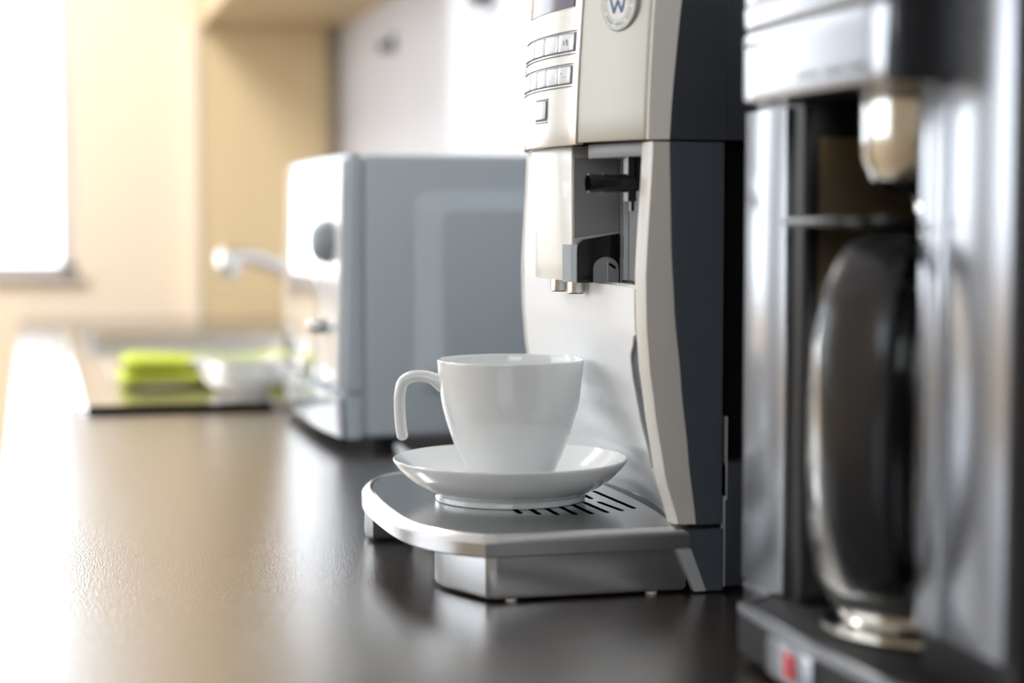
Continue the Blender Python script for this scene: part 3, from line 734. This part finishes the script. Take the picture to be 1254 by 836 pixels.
# hooks on the side wall
def hook(y, z, label, s=1.0):
    t = thing('wall_hook', label, 'hook', (XW, y, z-0.03), 'wall hooks on the pale side wall')
    link('back_plate', cyl((XW-0.0005, y, z), (XW-0.006, y, z), 0.020*s, 0.018*s), 'ink', t)
    link('prong', sweep(catmull([(XW-0.005, y, z), (XW-0.015, y, z-0.004), (XW-0.022, y, z-0.010), (XW-0.026, y, z+0.002)], 5), (0.007*s, 0.007*s), (0, 1, 0), n=12), 'ink', t)
hook(3.36, 0.533, 'small dark wall hook near the wall cabinet above the microwave')
hook(2.62, 0.535, 'small dark wall hook above the microwave, beside the coffee machine head')

# ------------------------------------------------------------------ filter coffee maker
FM = thing('filter_coffee_maker', 'black and brushed silver filter coffee maker at the right edge', 'coffee maker', (0.46, 0.74, 0))
bm = bmesh.new()
basep = fillet([(0.3500, 0.8728), (0.3460, 0.8320), (0.3250, 0.8200), (0.3225, 0.7400), (0.3245, 0.6600), (0.3380, 0.6080), (0.60, 0.6060), (0.60, 0.8730)], [0.002, 0.006, 0.006, 0.03, 0.02, 0.01, 0.004, 0.004], 5)
loft(bm, [ring(inset(basep, 0.003), 0.003), ring(basep, 0.005), ring(basep, 0.0245), ring(inset(basep, 0.0006), 0.0262), ring(inset(basep, 0.002), 0.0270)])
FB = link('base', bm, 'black_rubber', FM)
bt = [p for p in inset(basep, -0.0004)]
bm = bmesh.new(); bi = inset(basep, 0.0035)
loft(bm, [ring(bt, 0.0235), ring(bt, 0.0268), ring(inset(basep, 0.0015), 0.0278), ring(bi, 0.0278)], cap=False)
bmesh.ops.delete(bm, geom=[v for v in bm.verts if v.co.x > 0.36], context='VERTS')
link('edge_trim', bm, 'brushed_col', FB)
for x, y in ((0.35, 0.63), (0.35, 0.85), (0.57, 0.63), (0.57, 0.85)):
    link('foot', cyl((x, y, 0), (x, y, 0.0035), 0.010), 'black_rubber', FM)
sw = link('power_switch', bx(0.3205, 0.3260, 0.722, 0.772, 0.0045, 0.0225), 'brushed_col', FM, bevel=0.0015)
link('red_rocker', bx(0.3190, 0.3210, 0.738, 0.748, 0.009, 0.020), 'red_soft', sw, bevel=0.0006)
# side pillars, brushed metal trims
link('side_pillar', prism(fillet([(0.3520, 0.8060), (0.60, 0.8060), (0.60, 0.8730), (0.3520, 0.8730)], 0.004), 0.0270, 0.2655), 'black_plastic', FM)
link('side_pillar', prism(fillet([(0.3520, 0.6060), (0.60, 0.6060), (0.60, 0.6830), (0.3520, 0.6830)], 0.004), 0.0270, 0.2655), 'black_plastic', FM)
link('pillar_trim', bx(0.3490, 0.3522, 0.8210, 0.8728, 0.0280, 0.2650), 'brushed_col', FM, bevel=0.0008)
bm = bmesh.new(); box(bm, 0.3490, 0.3522, 0.6110, 0.6590, 0.0440, 0.3600); box(bm, 0.3478, 0.3522, 0.6592, 0.6690, 0.0440, 0.2650); box(bm, 0.3490, 0.3522, 0.6692, 0.6822, 0.0440, 0.2650)
link('pillar_trim', bm, 'brushed_col', FM, bevel=0.0008)
link('cavity_back', bx(0.470, 0.60, 0.6832, 0.8058, 0.0270, 0.2655), 'cavity', FM, smooth=False)
link('cavity_lining', bx(0.3600, 0.4698, 0.8051, 0.8059, 0.0600, 0.2500), 'cavity', FM, smooth=False)
link('cavity_lining', bx(0.3600, 0.4698, 0.6831, 0.6838, 0.0600, 0.2500), 'cavity', FM, smooth=False)
# head
link('upper_housing', prism(fillet([(0.3540, 0.6060), (0.60, 0.6060), (0.60, 0.8730), (0.3540, 0.8730)], 0.004), 0.2657, 0.3600), 'black_plastic', FM)
def hring(d, z, xo=0.0):
    p = [(0.3270, 0.8105)]+[(0.3222-0.0012*sin(pi*i/8), 0.8080-0.1500*i/8) for i in range(9)]+[(0.3262, 0.6555), (0.3560, 0.6550), (0.3560, 0.8110)]
    return [(x+xo, y, z) for x, y in inset(p, d)]
bm = bmesh.new(); loft(bm, [hring(0.0015, 0.2650), hring(0, 0.2665), hring(0, 0.2955), hring(0.0012, 0.2965)])
hf = link('head', bm, 'black_plastic', FM)
def hsheet(z0, z1, lift):
    bm = bmesh.new(); rings = []
    for j in range(5):
        z = z0+(z1-z0)*j/4; ys = [0.8100-0.1530*i/16 for i in range(17)]
        f = [0.3222-0.0012*sin(pi*(0.8080-y)/0.15)-0.0012+(0.0025 if (y > 0.8085 or y < 0.6580) else 0) for y in ys]
        rings.append([(x-lift*(z-z0), y, z) for x, y in zip(f, ys)]+[(x+0.003, y, z) for x, y in reversed(list(zip(f, ys)))])
    loft(bm, rings); return bm
ff = link('head_fascia', hsheet(0.2652, 0.2962, 0.02), 'brushed_col', hf, bevel=0.0008)
link('head_lid', hsheet(0.2982, 0.3080, 0.10), 'brushed_col', FM, bevel=0.0008)
link('lid', hsheet(0.3088, 0.3450, 0.05), 'brushed_col', FM, bevel=0.0008)
bm = bmesh.new(); loft(bm, [hring(0.002, 0.2966), hring(0.002, 0.3450), hring(0.008, 0.3560)])
link('head_top', bm, 'black_plastic', FM)
bm = bmesh.new()
for k in range(15):                                     # small dark lettering strip, too soft to read in the photo
    y = 0.7380-k*0.0046
    if k in (5, 10): continue
    box(bm, 0.3194, 0.32005, y-0.0013, y+0.0013, 0.2712, 0.2712+0.0022+0.0008*(k % 3 == 0))
link('faint_lettering', bm, 'ink_soft', ff, smooth=False)
bm = bmesh.new()
for k in range(4):
    y = 0.8000-k*0.0050; box(bm, 0.3196, 0.3202, y-0.0012, y+0.0012, 0.2895, 0.2917)
link('faint_lettering', bm, 'ink_soft', ff, smooth=False)
# filter basket and arm
bcx, bcy = 0.385, 0.745
link('filter_basket', lathe([(0, 0.2185), (0.006, 0.2185), (0.008, 0.2215), (0.018, 0.2235), (0.026, 0.2285), (0.0298, 0.2380), (0.0304, 0.2500), (0.0304, 0.2650), (0, 0.2650)], bcx, bcy, 48), 'steel', FM)
link('drip_valve', lathe([(0, 0.2130), (0.004, 0.2130), (0.006, 0.2150), (0.006, 0.2190), (0, 0.2190)], bcx, bcy, 24), 'chrome', FM)
link('basket_shelf', prism(fillet([(0.3320, 0.7020), (0.4690, 0.7020), (0.4690, 0.7980), (0.3320, 0.7980)], 0.02), 0.2085, 0.2120), 'gloss_black', FM, bevel=0.001)
link('hot_plate', lathe([(0, 0.0272), (0.050, 0.0272), (0.052, 0.0290), (0.050, 0.0305), (0.046, 0.0308), (0, 0.0308)], 0.392, 0.745, 64), 'steel', FM)

# thermal carafe
cx_, cy_ = 0.392, 0.745
CA = thing('thermal_carafe', 'stainless steel coffee jug with black handle and lid on the hot plate', 'carafe', (cx_, cy_, 0.0310))
cprof = [(0, 0.0310), (0.0420, 0.0310), (0.0440, 0.0325), (0.0445, 0.0350), (0.0490, 0.0410), (0.0545, 0.0530), (0.0575, 0.0720), (0.0588, 0.1000), (0.0586, 0.1300), (0.0570, 0.1550), (0.0530, 0.1740), (0.0450, 0.1850), (0.0400, 0.1900), (0, 0.1900)]
link('body', lathe(cprof, cx_, cy_, 64), 'steel', CA, angle=50)
link('lid', lathe([(0, 0.1895), (0.0430, 0.1895), (0.0440, 0.1930), (0.0400, 0.2000), (0.0200, 0.2040), (0, 0.2045)], cx_, cy_, 48), 'gloss_black', CA, angle=50)
hv = Vector((-0.76, -0.65, 0)).normalized(); tvv = Vector((0.65, -0.76, 0)).normalized()
cv = Vector((cx_, cy_, 0))
hpts = [(0.030, 0.1960), (0.050, 0.2010), (0.068, 0.1985), (0.082, 0.1880), (0.0900, 0.1700), (0.0925, 0.1450), (0.0910, 0.1150), (0.0860, 0.0860), (0.0760, 0.0640), (0.0640, 0.0560), (0.0560, 0.0580)]
hpath = catmull([cv+hv*r+Vector((0, 0, z)) for r, z in hpts], 5)
nn = len(hpath)
hw = [(0.0165-0.0055*abs(i/(nn-1)-0.45)/0.55, 0.0050) for i in range(nn)]
link('handle', sweep(hpath, hw, tvv, n=24, power=2.4), 'handle_black', CA, angle=60)
sp_ = catmull([cv+hv*r+Vector((0, 0, z)) for r, z in ((0.052, 0.1800), (0.0610, 0.1600), (0.0640, 0.1300), (0.0640, 0.1000), (0.0610, 0.0720), (0.0560, 0.0600))], 5)
link('handle_mount', sweep(sp_, (0.0130, 0.0060), tvv, n=20, power=2.4), 'gloss_black', CA, angle=60)
